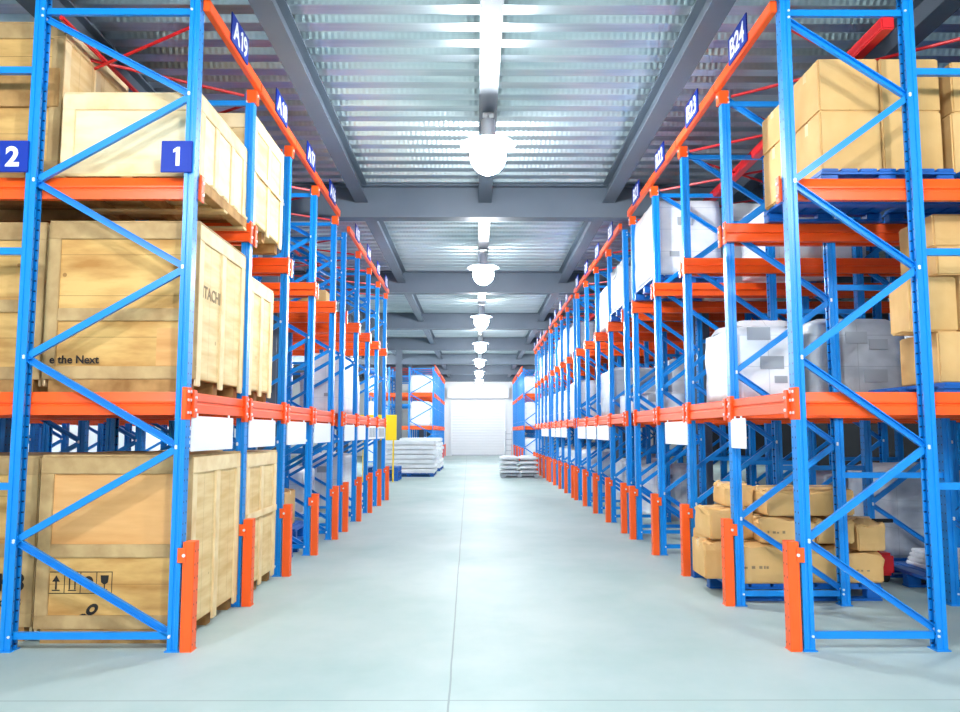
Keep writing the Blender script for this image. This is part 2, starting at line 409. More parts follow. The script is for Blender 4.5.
def rack(s, x0, ys, W, gap, nd, label, detail=1, tall_first=True, lv1_gap=()):
    """x0: centre line of the aisle-side uprights; detail: depth ranks of frames that get separate parts"""
    per = W + gap; yb = ys[0]
    t = thing('pallet_rack', label, 'rack', (x0, yb, 0))
    depth = per * nd - gap
    for i, y in enumerate(ys):
        h = 4.85 if (tall_first and i == 0) else 4.61
        for j in range(nd):
            frame(t, s, W, h, (s * per * j, y - yb, 0), j >= detail)
        # spacers between the frames of one line
        for j in range(nd - 1):
            for z in (1.12, 2.80, 4.16):
                put('spacer', cached(('sp', s, gap), lambda: MB().box((.03 * s, -.02, -.025), (s * (gap - .03), .02, .025), 'blue').mesh('spacer')), t, (s * (per * j + W), y - yb, z))
        # rails on both sides of the line
        for lv in (LV1, LV2):
            for q in (-1, 1):
                if (i == 0 and q == -1) or (i == len(ys) - 1 and q == 1): continue
                def rail():
                    pr = [(-.026, -.165), (.026, -.165), (.026, -.09), (.05, -.09), (.05, -.083), (.026, -.083), (.026, -.012), (.018, 0), (-.006, 0), (-.026, -.066), (-.026, -.078), (-.014, -.084), (-.014, -.092), (-.026, -.1)]
                    if False: pr = pr
                    return MB().prism([(a * (1 if q > 0 else -1), b) for a, b in pr], ((-s * .05, 0, 0), (0, 1, 0), (0, 0, 1), (s, 0, 0)), depth + .1, 'orange').mesh('rail_beam')
                r = put('rail_beam', cached(('rail', s, q, depth), rail), t, (0, y - yb + q * .073, lv))
                def clip():
                    m = MB().cbox((s * -.062, -.034, -.185), (s * -.048, .034, .015), 'orange', .004)
                    m.cyl((s * -.06, 0, -.04), (s * -.072, 0, -.04), .012, 'bolt', 6).cyl((s * -.06, 0, -.13), (s * -.072, 0, -.13), .012, 'bolt', 6)
                    return m.mesh('end_bracket')
                put('end_bracket', cached(('clip', s), clip), r)
    for i in range(len(ys) - 1):
        ln = ys[i + 1] - ys[i]
        # aisle beam of level one with a bracket at each end
        def beam():
            pr = [(-.026, -.15), (.022, -.15), (.022, 0), (-.014, 0), (-.026, -.012), (-.026, -.06), (-.016, -.07), (-.016, -.078), (-.026, -.088)]
            if s < 0: pr = [(-a, b) for a, b in pr]
            return MB().prism(pr, ((0, .052, 0), (1, 0, 0), (0, 0, 1), (0, 1, 0)), ln - .104, 'orange').mesh('aisle_beam')
        if i not in lv1_gap:
            b = put('aisle_beam', cached(('ab', s, round(ln, 4)), beam), t, (-s * .012, ys[i] - yb, LV1))
            put('end_bracket', bracket_mesh(s), b, (-s * .026, 0, 0))
            if i == len(ys) - 2: put('end_bracket', bracket_mesh(s), b, (-s * .026, ln, 0))
        # tie beams along the top
        def tie():
            return MB().cbox((-.026, -.0, -.08), (.026, ln - .01, .01), 'orange', .005).mesh('tie_beam')
        b = put('tie_beam', cached(('tie', round(ln, 4)), tie), t, (-s * .067, ys[i] - yb, 4.71))
        def cap():
            return MB().cbox((-.045, -.052, -.20), (.045, .052, -.075), 'orange', .006).cyl((s * -.045, 0, -.12), (s * -.055, 0, -.12), .014, 'bolt', 8).mesh('cap_bracket')
        put('cap_bracket', cached(('cap', s), cap), b, (s * .052, ln, 0))
        b = put('tie_beam', cached(('tie2', s, round(ln, 4)), lambda: MB().cbox((-.05 if s > 0 else -.016, .0, -.1 if s > 0 else -.04), (.05 if s > 0 else .016, ln - .01, 0.0), 'red', .01).mesh('tie_beam')), t, (s * (W - .13), ys[i] - yb, 4.60), label='red rear tie beam')
        # crossed red rods in the roof plane of each lane
        for q in (0, 1):
            ya, yc = (0.06, ln - .06) if q == 0 else (ln - .06, .06)
            put('bracing_rod', cached(('rod', s, q, round(ln, 4), W), lambda: MB().cyl((s * .05, ya, 0), (s * (W + gap - .06), yc, 0), .014, 'red', 6).mesh('bracing_rod')), t, (0, ys[i] - yb, 4.54 + .03 * q), label='thin red bracing rod')
    return t
XLF, XRF = -2.088, 2.288
L1 = [5.63 + 1.42 * k for k in range(5)]
L2 = [12.17 + 1.395 * k for k in range(5)]
R1 = [5.63 + 1.42 * k for k in range(5)]
R2 = [11.98 + 1.435 * k for k in range(5)]
R3 = [18.28 + 1.445 * k for k in range(5)]
R4 = [24.78 + 1.435 * k for k in range(5)]
WL, GL, WR, GR = 1.145, .96, .915, .95
rack(-1, XLF, L1, WL, GL, 3, 'blue and orange pallet rack nearest the camera on the left, holding large wooden crates', 2)
rack(-1, XLF, L2, WL, GL, 3, 'blue and orange rack second from the camera on the left, before the yellow board', 1, False)
rack(1, XRF, R1, WR, GR, 4, 'blue and orange pallet rack nearest the camera on the right, with carton stacks on top', 2)
rack(1, XRF, R2, WR, GR, 2, 'blue and orange pallet rack second from the camera on the right', 1, False)
rack(1, XRF, R3, WR, GR, 2, 'blue and orange pallet rack third from the camera on the right', 1, False)
rack(1, XRF, R4, WR, GR, 2, 'blue and orange rack fourth from the camera on the right, beside the white sacks', 0, False)
FL1 = [37.75 + 1.39 * k for k in range(5)]; FL2 = [44.2 + 1.38 * k for k in range(5)]
FR1 = [38.6 + 1.2 * k for k in range(5)]; FR2 = [44.2 + 1.38 * k for k in range(5)]
rack(-1, XLF, FL1, WL, GL, 2, 'distant blue rack on the left just past the cross passage, behind the white sheet stacks', 0, False)
rack(-1, XLF, FL2, WL, GL, 1, 'farthest blue rack on the left, against the far wall', 0, False)
rack(1, XRF, FR1, WR, GR, 1, 'distant blue rack on the right past the cross passage', 0, False)
rack(1, XRF, FR2, WR, GR, 1, 'farthest blue rack on the right, beside the white shutter', 0, False)

# upright guards: one bolted to the floor before every aisle-side upright
def guard_parts(s):
    pr = [(-.05, -.04), (-.042, -.048), (.042, -.048), (.05, -.04), (.05, .05), (.042, .05), (.042, -.034), (.036, -.04), (-.036, -.04), (-.042, -.034), (-.042, .05), (-.05, .05)]
    body = MB()
    # channel that opens towards the upright; u across (y), w outwards
    body.prism([(a, -b * .8) for a, b in pr], ((0, 0, .006), (0, 1, 0), (-s, 0, 0), (0, 0, 1)), .735, 'guard')
    body.box((-.036, -.04, .72), (.036, .04, .741), 'guard')
    plate = MB().box((-.042, -.055, 0), (.035, .055, .006), 'guard') if s > 0 else MB().box((-.035, -.055, 0), (.042, .055, .006), 'guard')
    clip = MB().box((s * .02, -.058, .60), (s * .075, -.05, .70), 'guard').cyl((s * .03, -.058, .65), (s * .03, -.066, .65), .012, 'bolt', 8).cyl((s * .03, -.05, .65), (s * .03, -.04, .65), .01, 'bolt', 8)
    return [('guard_body', body.mesh('guard_body')), ('floor_plate', plate.mesh('floor_plate')), ('clip_bracket', clip.mesh('clip_bracket'))]
GP = {s: guard_parts(s) for s in (-1, 1)}
for s, rows in ((-1, (L1, L2)), (1, (R1, R2, R3, R4))):
    n = 0
    for row in rows:
        for y in row:
            lb = 'orange perforated guard post before the %s %s aisle upright from the camera' % (ORD[n], SIDE[s]); n += 1
            t = thing('upright_guard', lb, 'guard post', ((XLF + .093) if s < 0 else (XRF - .093), y, 0), 0, SIDE[s] + ' row of orange guard posts')
            for nm, me in GP[s]: put(nm, me, t)
for s, rows, far in ((-1, (FL1, FL2), 'left'), (1, (FR1, FR2), 'right')):
    n = 0
    for row in rows:
        for y in row[::2]:
            t = thing('upright_guard', 'small red-orange guard post at the distant %s rack, %s towards the shutter' % (far, ORD[n]), 'guard post', ((XLF + .093) if s < 0 else (XRF - .093), y, 0), 0, 'guard posts of the distant racks'); n += 1
            for nm, me in GP[s]: put(nm, me, t)

# ------------------------------------------------------------------ signs
def plate(a, b, m): return MB().cbox(a, b, m, .004)
for s, rows, let, num in ((-1, (L1, L2), 'A', 19), (1, (R1, R2, R3, R4), 'B', 24)):
    for row in rows:
        for i in range(len(row) - 1):
            yc = (row[i] + row[i + 1]) / 2 - .0
            x = (XLF if s < 0 else XRF) - s * .102
            lb = 'blue lane sign with white lettering %s%d on the %s top tie beam' % (let, num, SIDE[s])
            o = tag(put('lane_sign', cached(('ls',), lambda: plate((-.006, -.23, 0), (.006, .23, .24), 'sign_blue').mesh('lane_sign')), None, (x, yc, 4.655)), lb, 'sign', 'lane signs on the %s top beams' % SIDE[s])
            put('lettering', text_mesh('%s%d' % (let, num), .235, 'white', .006), o, (-s * .0075, 0, .12), FACE_PX if s < 0 else FACE_NX)
            num -= 1
for ch, x0, x1 in (('1', -2.29, -2.065), ('2', -3.475, -3.25)):
    o = tag(put('number_sign', plate((x0, 5.565, 3.37), (x1, 5.58, 3.605), 'sign_blue')), 'square blue sign with a white %s fixed to the near left rack upright' % ch, 'sign', 'square number signs on the near left rack')
    put('lettering', text_mesh(ch, .2, 'white', .007), o, ((x0 + x1) / 2, 5.5635, 3.487), FACE_FRONT)

# white load boards hung below the aisle beams
def board(s, y0, y1, z0=1.36, z1=1.615, lb='', grey=False):
    x = (XLF + .045) if s < 0 else (XRF - .045)
    o = tag(put('load_board', plate((x - .008, y0, z0), (x + .008, y1, z1), 'film_grey' if grey else 'white')), lb, 'board', 'load boards under the %s aisle beams' % SIDE[s])
    for yy in (y0 + .1, y1 - .1):
        put('hanger', MB().box((x - .004, yy - .015, z1 - .01), (x + .004, yy + .015, z1 + .021), 'white'), o)
    if not grey: return o
for i, (y0, y1) in enumerate(((5.69, 6.63), (7.12, 8.02), (8.55, 9.46), (9.97, 11.05), (12.25, 13.2), (13.62, 14.5))):
    board(-1, y0, y1, lb='blank white load board under the left aisle beam, %s from the camera' % ORD[i])
for i, (y0, y1) in enumerate(((14.95, 16.0), (16.35, 17.5))):
    x = XLF + .045
    o = tag(put('load_board', plate((x - .008, y0, 1.36), (x + .008, y1, 1.615), 'white')), 'white load board with grey print under the %s left aisle beam' % ('last' if i else 'last but one'), 'board', 'load boards under the left aisle beams')
    for q in range(4):
        put('print_block', MB().box((x + .009, y0 + .08 + q * .24, 1.40), (x + .0105, y0 + .26 + q * .24, 1.58), 'label_grey'), o)
for i, (y0, y1) in enumerate(((6.62, 6.98), (8.46, 9.42), (13.5, 14.75), (14.95, 16.2), (16.4, 17.6), (19.85, 21.05), (21.3, 22.5), (22.75, 23.9), (24.9, 26.1), (26.3, 27.5))):
    board(1, y0, y1, lb='blank white load board under the right aisle beam, %s from the camera' % ORD[i])

# ------------------------------------------------------------------ goods
def crate(label, x0, x1, y0, y1, z0, z1, panel, trim, skid=.10, mid_h=.45, front_h=True, nx=1, ny=1, group='wooden crates in the left rack'):
    """plywood crate with battens and skids; returns the thing (origin at its base centre)"""
    cx, cy = (x0 + x1) / 2, (y0 + y1) / 2
    t = thing('wooden_crate', label, 'crate', (cx, cy, z0), 0, group)
    w, dpt, h = (x1 - x0) / 2, (y1 - y0) / 2, z1 - z0
    b = .018; q = .095
    put('panel_box', MB().cbox((-w + b, -dpt + b, skid), (w - b, dpt - b, h - b), panel, .004), t)
    put('lid', MB().cbox((-w + .004, -dpt + .004, h - b + .001), (w - .004, dpt - .004, h), trim, .004), t)
    for yy in (-dpt + .06, 0, dpt - .06):
        put('skid', MB().box((-w + .05, yy - .05, 0), (w - .05, yy + .05, skid - .001), 'wood_dark'), t)
    zs = h - b
    side = {'ply': 'pine', 'ply_old': 'pine'}.get(panel, panel); strim = {'batten': 'batten_pale'}.get(trim, trim)  # paler side boards; the tone also makes up for lamp light grazing them
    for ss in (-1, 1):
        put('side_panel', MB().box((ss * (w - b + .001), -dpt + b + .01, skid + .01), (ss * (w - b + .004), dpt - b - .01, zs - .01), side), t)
    def bt(a, c, m=None): put('batten', MB().cbox(a, c, m or trim, .004), t)
    for ss in (-1, 1):                       # front and back
        ya, yb = (-dpt, -dpt + b) if ss < 0 else (dpt - b, dpt)
        bt((-w, ya, zs - .12), (w, yb, zs)); bt((-w, ya, skid), (w, yb, skid + q))
        if front_h: bt((-w + q, ya + .001, skid + (zs - skid) * mid_h - q / 2), (w - q, yb, skid + (zs - skid) * mid_h + q / 2))
        for xx in (-w, w - q): bt((xx, ya, skid + q), (xx + q, yb, zs - .12))
        for k in range(1, nx + 1):
            if not front_h: bt((-w + 2 * w * k / (nx + 1) - q / 2, ya + .001, skid + q), (-w + 2 * w * k / (nx + 1) + q / 2, yb, zs - .12))
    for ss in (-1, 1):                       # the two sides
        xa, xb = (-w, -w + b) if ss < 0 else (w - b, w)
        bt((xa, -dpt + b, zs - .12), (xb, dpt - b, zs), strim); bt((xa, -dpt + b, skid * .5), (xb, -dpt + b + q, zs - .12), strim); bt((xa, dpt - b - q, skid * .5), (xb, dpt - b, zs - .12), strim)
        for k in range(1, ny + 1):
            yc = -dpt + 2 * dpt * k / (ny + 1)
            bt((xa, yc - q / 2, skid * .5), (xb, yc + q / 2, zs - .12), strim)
    return t, w, dpt, h

# lane one
c, w, dp, h = crate('floor-level wooden crate with shipping symbols, below the square sign 1', -3.165, -2.065, 5.80, 6.98, 0, 1.335, 'ply', 'batten')
put('lower_panel', MB().box((-w + .095, -dp + .0155, .195), (w - .095, -dp + .0165, .60), 'ply_old'), c)
mk = MB(); y = -dp + .0135
def mbar(x0, x1, z0, z1): mk.box((x0, y, z0), (x1, y + .002, z1), 'ink')
fx, fz = -.465, .345            # row of handling symbols in a frame
for a in ((0, .46, 0, .006), (0, .46, .15, .156), (0, .006, 0, .156), (.115, .12, 0, .156), (.23, .235, 0, .156), (.345, .35, 0, .156), (.455, .46, 0, .156)):
    mbar(fx + a[0], fx + a[1], fz + a[2], fz + a[3])
mbar(fx + .052, fx + .064, fz + .03, fz + .09); mk.add([(fx + .03, y, fz + .085), (fx + .086, y, fz + .085), (fx + .058, y, fz + .13)], [(0, 1, 2)], 'ink'); mbar(fx + .03, fx + .086, fz + .02, fz + .028)
mbar(fx + .15, fx + .158, fz + .03, fz + .12); mbar(fx + .19, fx + .198, fz + .03, fz + .12); mbar(fx + .145, fx + .203, fz + .02, fz + .027)
mk.add([(fx + .26, y, fz + .09)] + [(fx + .29 + .035 * cos(pi * i / 8), y, fz + .085 + .04 * sin(pi * i / 8)) for i in range(9)], [tuple(range(10))], 'ink'); mbar(fx + .287, fx + .293, fz + .03, fz + .085)
mk.add([(fx + .375, y, fz + .13), (fx + .435, y, fz + .13), (fx + .43, y, fz + .08), (fx + .41, y, fz + .065), (fx + .40, y, fz + .065), (fx + .38, y, fz + .08)], [tuple(range(6))], 'ink'); mbar(fx + .401, fx + .409, fz + .03, fz + .07); mbar(fx + .385, fx + .425, fz + .025, fz + .032)
for (qx, qz) in ((-.215, .165), (-.14, .235)):   # linked chain symbol
    for i in range(14):
        a0, a1 = 2 * pi * i / 14, 2 * pi * (i + 1) / 14
        f = lambda a, r: (qx + r * (.05 * cos(a) * .75 - .034 * sin(a) * .66), y, qz + r * (.05 * cos(a) * .66 + .034 * sin(a) * .75))
        mk.add([f(a0, 1), f(a1, 1), f(a1, .42), f(a0, .42)], [(0, 1, 2, 3)], 'ink')
put('handling_marks', mk, c, label='black stencilled handling symbols')
c, w, dp, h = crate('floor-level wooden crate with stencilled code, left of the crate with shipping symbols', -4.32, -3.215, 5.86, 6.98, 0, 1.325, 'ply_old', 'batten')
put('lettering', text_mesh('9K8', .17, 'ink', .004), c, (w - .20, -dp - .002, .42), FACE_FRONT)
put('lettering', text_mesh('No.38', .09, 'ink', .002), c, (w - .19, -dp - .002, .28), FACE_FRONT)
c, w, dp, h = crate('big brown wooden crate reading e the Next on the first level at left', -3.20, -2.07, 5.80, 6.98, LV1, 3.075, 'ply_old', 'batten', mid_h=.41)
put('paper_patch', MB().box((w - .30, -dp + .0145, .2), (w - .1, -dp + .0165, .48), 'ply'), c)
put('lettering', text_mesh('e the Next', .082, 'ink', .002, 'LEFT'), c, (-w + .055, -dp - .0022, .245), FACE_FRONT)
put('lettering', text_mesh('HITACHI', .13, 'ink_faint', .003), c, (w + .0060 - .018, -.30, .78), FACE_PX)
crate('brown wooden crate left of the one reading e the Next, cut by the photo edge', -4.36, -3.245, 5.86, 6.98, LV1, 3.08, 'ply_old', 'batten', mid_h=.47)
# lane one, level two
def wood_pallet(label, x0, x1, y0, y1, z0, h=.13, group='wooden pallets in the left rack'):
    t = thing('wooden_pallet', label, 'pallet', ((x0 + x1) / 2, (y0 + y1) / 2, z0), 0, group)
    w, dp = (x1 - x0) / 2, (y1 - y0) / 2
    for k in range(5):
        yy = -dp + .05 + (2 * dp - .1) * k / 4
        put('deck_board', MB().cbox((-w, yy - .05, h - .022), (w, yy + .05, h), 'pine', .003), t)
    for xx in (-w + .05, 0, w - .05):
        put('stringer', MB().cbox((xx - .045, -dp, .022), (xx + .045, dp, h - .0225), 'wood_dark', .003), t)
    for yy in (-dp + .06, 0, dp - .06):
        put('bottom_board', MB().cbox((-w, yy - .05, 0), (w, yy + .05, .0215), 'pine', .003), t)
    return t
wood_pallet('wooden pallet under the pale crate beside the square sign 1', -3.16, -2.06, 5.735, 6.945, LV2 - .083)
crate('pale new wooden crate on a pallet on the top level beside the square sign 1', -3.145, -2.095, 5.80, 7.02, LV2 + .048, 4.075, 'pine_pale', 'batten_pale', .004, front_h=False, nx=0, ny=2)
c, w, dp, h = crate('tall old wooden crate on the top level above the square sign 2', -4.35, -3.20, 5.88, 7.0, LV2, 4.68, 'ply_old', 'batten', mid_h=.5)
put('repair_board', MB().cbox((-w + .1, -dp - .012, .62), (w - .02, -dp + .0, .93), 'wood_dark', .004), c, label='darker brown repair board')
# lane two
c, w, dp, h = crate('floor-level pale wooden crate between the second and third left orange posts', -3.2, -2.075, 7.20, 8.28, 0, 1.315, 'pine', 'batten_pale', front_h=False, nx=1)
put('batten', MB().cbox((w - .001, -dp + .02, .70), (w + .012, dp - .02, .76), 'batten_pale', .003), c)
crate('tall pale wooden crate on the first level of the second left lane', -3.2, -2.075, 7.16, 7.98, LV1, 2.93, 'pine', 'batten_pale', front_h=False, nx=1)
c, w, dp, h = crate('tall pale wooden crate on the top level of the second left lane', -3.2, -2.075, 7.14, 8.26, LV2, 4.47, 'pine', 'batten_pale', front_h=False, nx=1)
put('batten', MB().cbox((w - .001, -dp + .02, .55), (w + .010, dp - .02, .60), 'pine_pale', .003), c)
crate('wooden crate deep in the second left lane on the first level', -4.36, -3.26, 7.16, 8.2, LV1, 2.95, 'ply_old', 'batten')

def carton(label, x0, x1, y0, y1, z0, z1, group=None, jit=.008, rz=0., marks=0, seed=None):
    rr = random.Random(seed if seed is not None else label)
    cx, cy = (x0 + x1) / 2, (y0 + y1) / 2; w, dp, h = (x1 - x0) / 2, (y1 - y0) / 2, z1 - z0
    t = thing('carton', label, 'box', (cx, cy, z0), rz, group)
    bm = bmesh.new(); bmesh.ops.create_cube(bm, size=1)
    bmesh.ops.subdivide_edges(bm, edges=bm.edges[:], cuts=3, use_grid_fill=True)
    for v in bm.verts:
        q = v.co.copy(); mid = (1 - abs(q.x * 2) ** 4 * .0)
        v.co = Vector((q.x * 2 * w, q.y * 2 * dp, (q.z + .5) * h))
        # sides bulge a little, free corners give way
        bulge = (1 - (2 * q.z) ** 2) * min(jit, .009)
        if abs(q.x) > .49: v.co.x += math.copysign(bulge * (1 - (2 * q.y) ** 2), q.x)
        if abs(q.y) > .49: v.co.y += math.copysign(bulge * (1 - (2 * q.x) ** 2), q.y)
        if q.z > .49 and jit > .012: v.co.z += rr.uniform(-jit * 2.2, 0); v.co.x += rr.uniform(-jit, jit) * .8; v.co.y += rr.uniform(-jit, jit) * .6
    bmesh.ops.bevel(bm, geom=[e for e in bm.edges if len(e.link_faces) == 2 and e.calc_face_angle() > .8], offset=min(.012, h * .1), segments=2, affect='EDGES')
    me = bpy.data.meshes.new('body'); bm.to_mesh(me); bm.free(); me.materials.append(M['carton'])
    put('body', me, t)
    # closing tape over the lid and down the two ends, dark slit of the flap
    e = min(jit, .009) * .9 + .0012
    put('tape', MB().box((-w - .0025, -.03, h * .72), (w + .0025, .03, h - .012), 'carton_tape').box((-w + .012, -.03, h - .006), (w - .012, .03, h + .0022), 'carton_tape'), t)
    put('flap_seam', MB().box((-.0025, -dp - e, h * .02), (.0025, -dp - e * .2, h * .02 + .001), 'seam').box((-w, -.0025, h + .001), (w, .0025, h + .0028), 'seam'), t)
    if marks:
        mm = MB(); xx = -w * .75
        for k in range(marks):
            ww = rr.uniform(.012, .03); mm.box((xx, -dp - e - .002, h * .38), (xx + ww, -dp - e + .001, h * .38 + rr.uniform(.012, .026)), 'ink_faint'); xx += ww + rr.uniform(.008, .04)
        put('code_print', mm, t)
    return t

def pallet(label, x0, x1, y0, y1, z0, h=.14, group='blue pallets', m='plastic_blue'):
    t = thing('pallet', label, 'pallet', ((x0 + x1) / 2, (y0 + y1) / 2, z0), 0, group)
    w, dp = (x1 - x0) / 2, (y1 - y0) / 2
    dk = MB()
    for k in range(7):
        xx = -w + 2 * w * (k + .5) / 7
        dk.cbox((xx - w / 7 * .86, -dp, h - .03), (xx + w / 7 * .86, dp, h), m, .005)
    for yy in (-dp + .04, 0, dp - .04): dk.box((-w, yy - .04, h - .045), (w, yy + .04, h - .028), m)
    put('deck', dk, t)
    for yy in (-dp + .06, 0, dp - .06):
        r = put('runner', MB().cbox((-w, yy - .055, 0), (w, yy + .055, .022), m, .004), t)
        for xx in (-w + .07, 0, w - .07): put('block', MB().cbox((xx - .065, yy - .05, .021), (xx + .065, yy + .05, h - .044), m, .006), r)
    return t

# right near rack, level two: four cartons in front of two more, on a blue pallet
pallet('blue pallet under the carton stack on the top level at right', 2.60, 3.62, 5.80, 7.0, LV2, .115)
cz = LV2 + .116
g = 'cartons stacked on the top level of the near right rack'
PL = ('lower left', 'lower right', 'upper left', 'upper right')
for n, (xa, xb, za, zb) in enumerate(((2.665, 3.14, cz, 3.985), (3.15, 3.615, cz, 3.985), (2.665, 3.14, 3.986, 4.415), (3.15, 3.615, 3.986, 4.415))):
    carton('large brown carton, %s of the front four on the top right level' % PL[n], xa, xb, 5.93, 6.42, za, zb, g, .004)
    carton('brown carton, %s of the row behind the front four on the top right level' % PL[n], xa - .07, xb - .07, 6.44, 6.96, za, zb - (.1 if n > 1 else 0), g, .004)
pallet('blue pallet under the carton stack cut by the right photo edge on the top level', 3.68, 4.75, 5.80, 7.0, LV2, .115)
for n, (xa, xb, za, zb) in enumerate(((3.70, 4.2, cz, 3.985), (4.21, 4.7, cz, 3.985), (3.72, 4.2, 3.986, 4.40), (4.21, 4.7, 3.986, 4.40))):
    carton('brown carton, %s of the stack at the right photo edge on the top level' % PL[n], xa, xb, 5.95, 6.5, za, zb, g, .004)
# level one, second position
g = 'cartons on the first level at the right photo edge'
pallet('blue pallet under the loose cartons on the first level at the right edge', 3.45, 4.55, 5.82, 6.98, LV1, .08)
z1 = LV1 + .081
carton('brown carton at the bottom of the leaning stack on the first right level', 3.50, 4.0, 5.95, 6.5, z1, 2.262, g, .008)
carton('brown carton beside the bottom one of the leaning stack on the first right level', 4.02, 4.46, 5.95, 6.5, z1, 2.262, g, .008)
carton('tallish brown carton jutting left over the bottom one on the first right level', 3.31, 3.68, 5.97, 6.27, 2.265, 2.69, g, .008, marks=3)
carton('brown carton right of the jutting one on the first right level', 3.70, 4.2, 5.95, 6.45, 2.265, 2.70, g, .008)
carton('flat brown carton second from top of the leaning stack on the first right level', 3.54, 4.1, 5.97, 6.5, 2.703, 2.925, g, .008)
carton('brown carton topmost of the leaning stack on the first right level', 3.53, 4.05, 5.98, 6.48, 2.928, 3.185, g, .008)
# floor pile in lane two
pallet('low blue pallet under the heap of crumpled cartons on the floor at right', 2.24, 3.62, 7.2, 8.45, 0, .15)
g = 'crumpled cartons heaped in the second right lane'
Z0 = .152
carton('wide brown carton with printed code at the bottom front of the heap', 2.32, 2.86, 7.2, 7.78, Z0, .50, g, .02, .0, 5)
carton('brown carton bottom middle of the heap, right of the coded one', 2.88, 3.28, 7.24, 7.8, Z0, .49, g, .02)
carton('brown carton bottom right of the heap', 3.30, 3.66, 7.24, 7.8, Z0, .42, g, .02, 0, 4)
carton('brown carton at the aisle end of the heap, lowest', 2.10, 2.31, 7.42, 7.85, .155, .50, g, .02)
carton('brown carton at the far bottom of the heap behind the aisle end one', 2.26, 2.75, 7.9, 8.4, Z0, .55, g, .02)
carton('brown carton on the aisle end of the heap, second layer', 2.15, 2.56, 7.44, 7.88, .512, .80, g, .02, .06)
carton('tilted brown carton with striped print in the middle of the heap', 2.58, 3.06, 7.22, 7.76, .502, .735, g, .022, -.08, 4)
carton('brown carton second layer of the heap, right of the striped one', 3.08, 3.42, 7.26, 7.8, .495, .735, g, .02)
carton('brown carton second layer at the right end of the heap', 3.44, 3.70, 7.28, 7.8, .425, .705, g, .024, .05)
carton('wide brown carton topmost in the middle of the heap', 2.62, 3.42, 7.24, 7.78, .745, 1.0, g, .022, .03)
carton('brown carton topmost at the left of the heap', 2.34, 2.60, 7.5, 7.95, .805, 1.02, g, .02, -.05)

def load(label, x0, x1, y0, y1, z0, z1, group, m='film', labels=2, seed=0, round_top=.06, cat='wrapped load'):
    """stretch-wrapped pallet load: soft edged, creased block with sheets stuck under the film"""
    rr = random.Random(seed * 31 + int(x0 * 100) + int(y0 * 37))
    w, dp, h = (x1 - x0) / 2, (y1 - y0) / 2, z1 - z0
    t = thing('wrapped_load', label, cat, ((x0 + x1) / 2, (y0 + y1) / 2, z0), 0, group)
    bm = bmesh.new(); bmesh.ops.create_cube(bm, size=1)
    bmesh.ops.subdivide_edges(bm, edges=bm.edges[:], cuts=7, use_grid_fill=True)
    ph = [rr.uniform(0, 6) for _ in range(4)]
    for v in bm.verts:
        q = v.co.copy()
        k = 1 - .05 * max(0, q.z) ** 2 * rr.uniform(.4, 1.8) * 2
        v.co = Vector((q.x * 2 * w * k, q.y * 2 * dp * k, (q.z + .5) * h))
        wv = .006 * sin(v.co.z * 22 + ph[0]) + .005 * sin(v.co.z * 9 + ph[1] + q.x * 5)
        if abs(q.x) > .49: v.co.x += math.copysign(wv, -q.x)
        if abs(q.y) > .49: v.co.y += math.copysign(wv, -q.y)
        if q.z > .49:
            r2 = max(abs(q.x), abs(q.y)) * 2
            v.co.z -= round_top * r2 ** 6 + rr.uniform(0, .015)
    for v in bm.verts: v.co.z = max(v.co.z, 0)
    me = bpy.data.meshes.new('film_wrap'); bm.to_mesh(me); bm.free(); me.materials.append(M[m])
    for q in me.polygons: q.use_smooth = True
    put('film_wrap', me, t)
    for k in range(labels):
        a = rr.uniform(.10, .22); xx = rr.uniform(-w * .7, w * .6 - a * .5); zz = rr.uniform(h * .12, h * .75)
        put('label_sheet', MB().box((xx, -dp - .006, zz), (xx + a, -dp + .01, zz + a * .55), 'label_grey'), t)
    return t

# white wrapped loads, right side
gw = 'white wrapped loads in the right racks'
load('white wrapped load on the first level at right, behind the first upright', 2.38, 3.0, 7.22, 8.2, LV1, 2.57, gw, 'film', 3, 1, .10)
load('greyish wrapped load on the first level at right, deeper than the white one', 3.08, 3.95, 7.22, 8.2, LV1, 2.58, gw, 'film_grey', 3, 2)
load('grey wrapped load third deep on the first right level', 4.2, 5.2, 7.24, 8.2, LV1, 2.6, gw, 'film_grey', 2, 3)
pallet('blue pallet under the tall white load on the top level at right', 2.26, 3.2, 9.93, 11.22, LV2, .13)
load('tall white wrapped load on the top level at right, aisle side', 2.27, 3.15, 9.97, 11.2, LV2 + .131, 4.52, gw, 'film', 2, 4, .03)
load('tall white wrapped load on the top level at right, second deep', 3.22, 4.15, 10.0, 11.2, LV2, 4.5, gw, 'film', 2, 5, .03)
load('tall white wrapped load on the top level of the third right lane, deep', 3.3, 4.3, 8.55, 9.7, LV2, 4.2, gw, 'film', 2, 15, .03)
pallet('blue pallet under the bulky white sack on the top level at right', 2.26, 3.2, 12.06, 13.32, LV2, .13)
load('bulky white sack with rounded top on the top level at right', 2.28, 3.15, 12.1, 13.3, LV2 + .131, 4.3, gw, 'film', 1, 6, .30)
def bay_loads(lst, s):
    for n, (y0, y1, x0, x1, z0, z1, lb) in enumerate(lst):
        load(lb, x0, x1, y0, y1, z0, z1, gw if s > 0 else 'white wrapped loads in the left racks', 'film' if n % 4 else 'film_grey', 1, 20 + n)
RB = []
def bay(rows, i, lo=.14, hi=.14):
    a = rows[i]; return a + lo, rows[i + 1] - hi
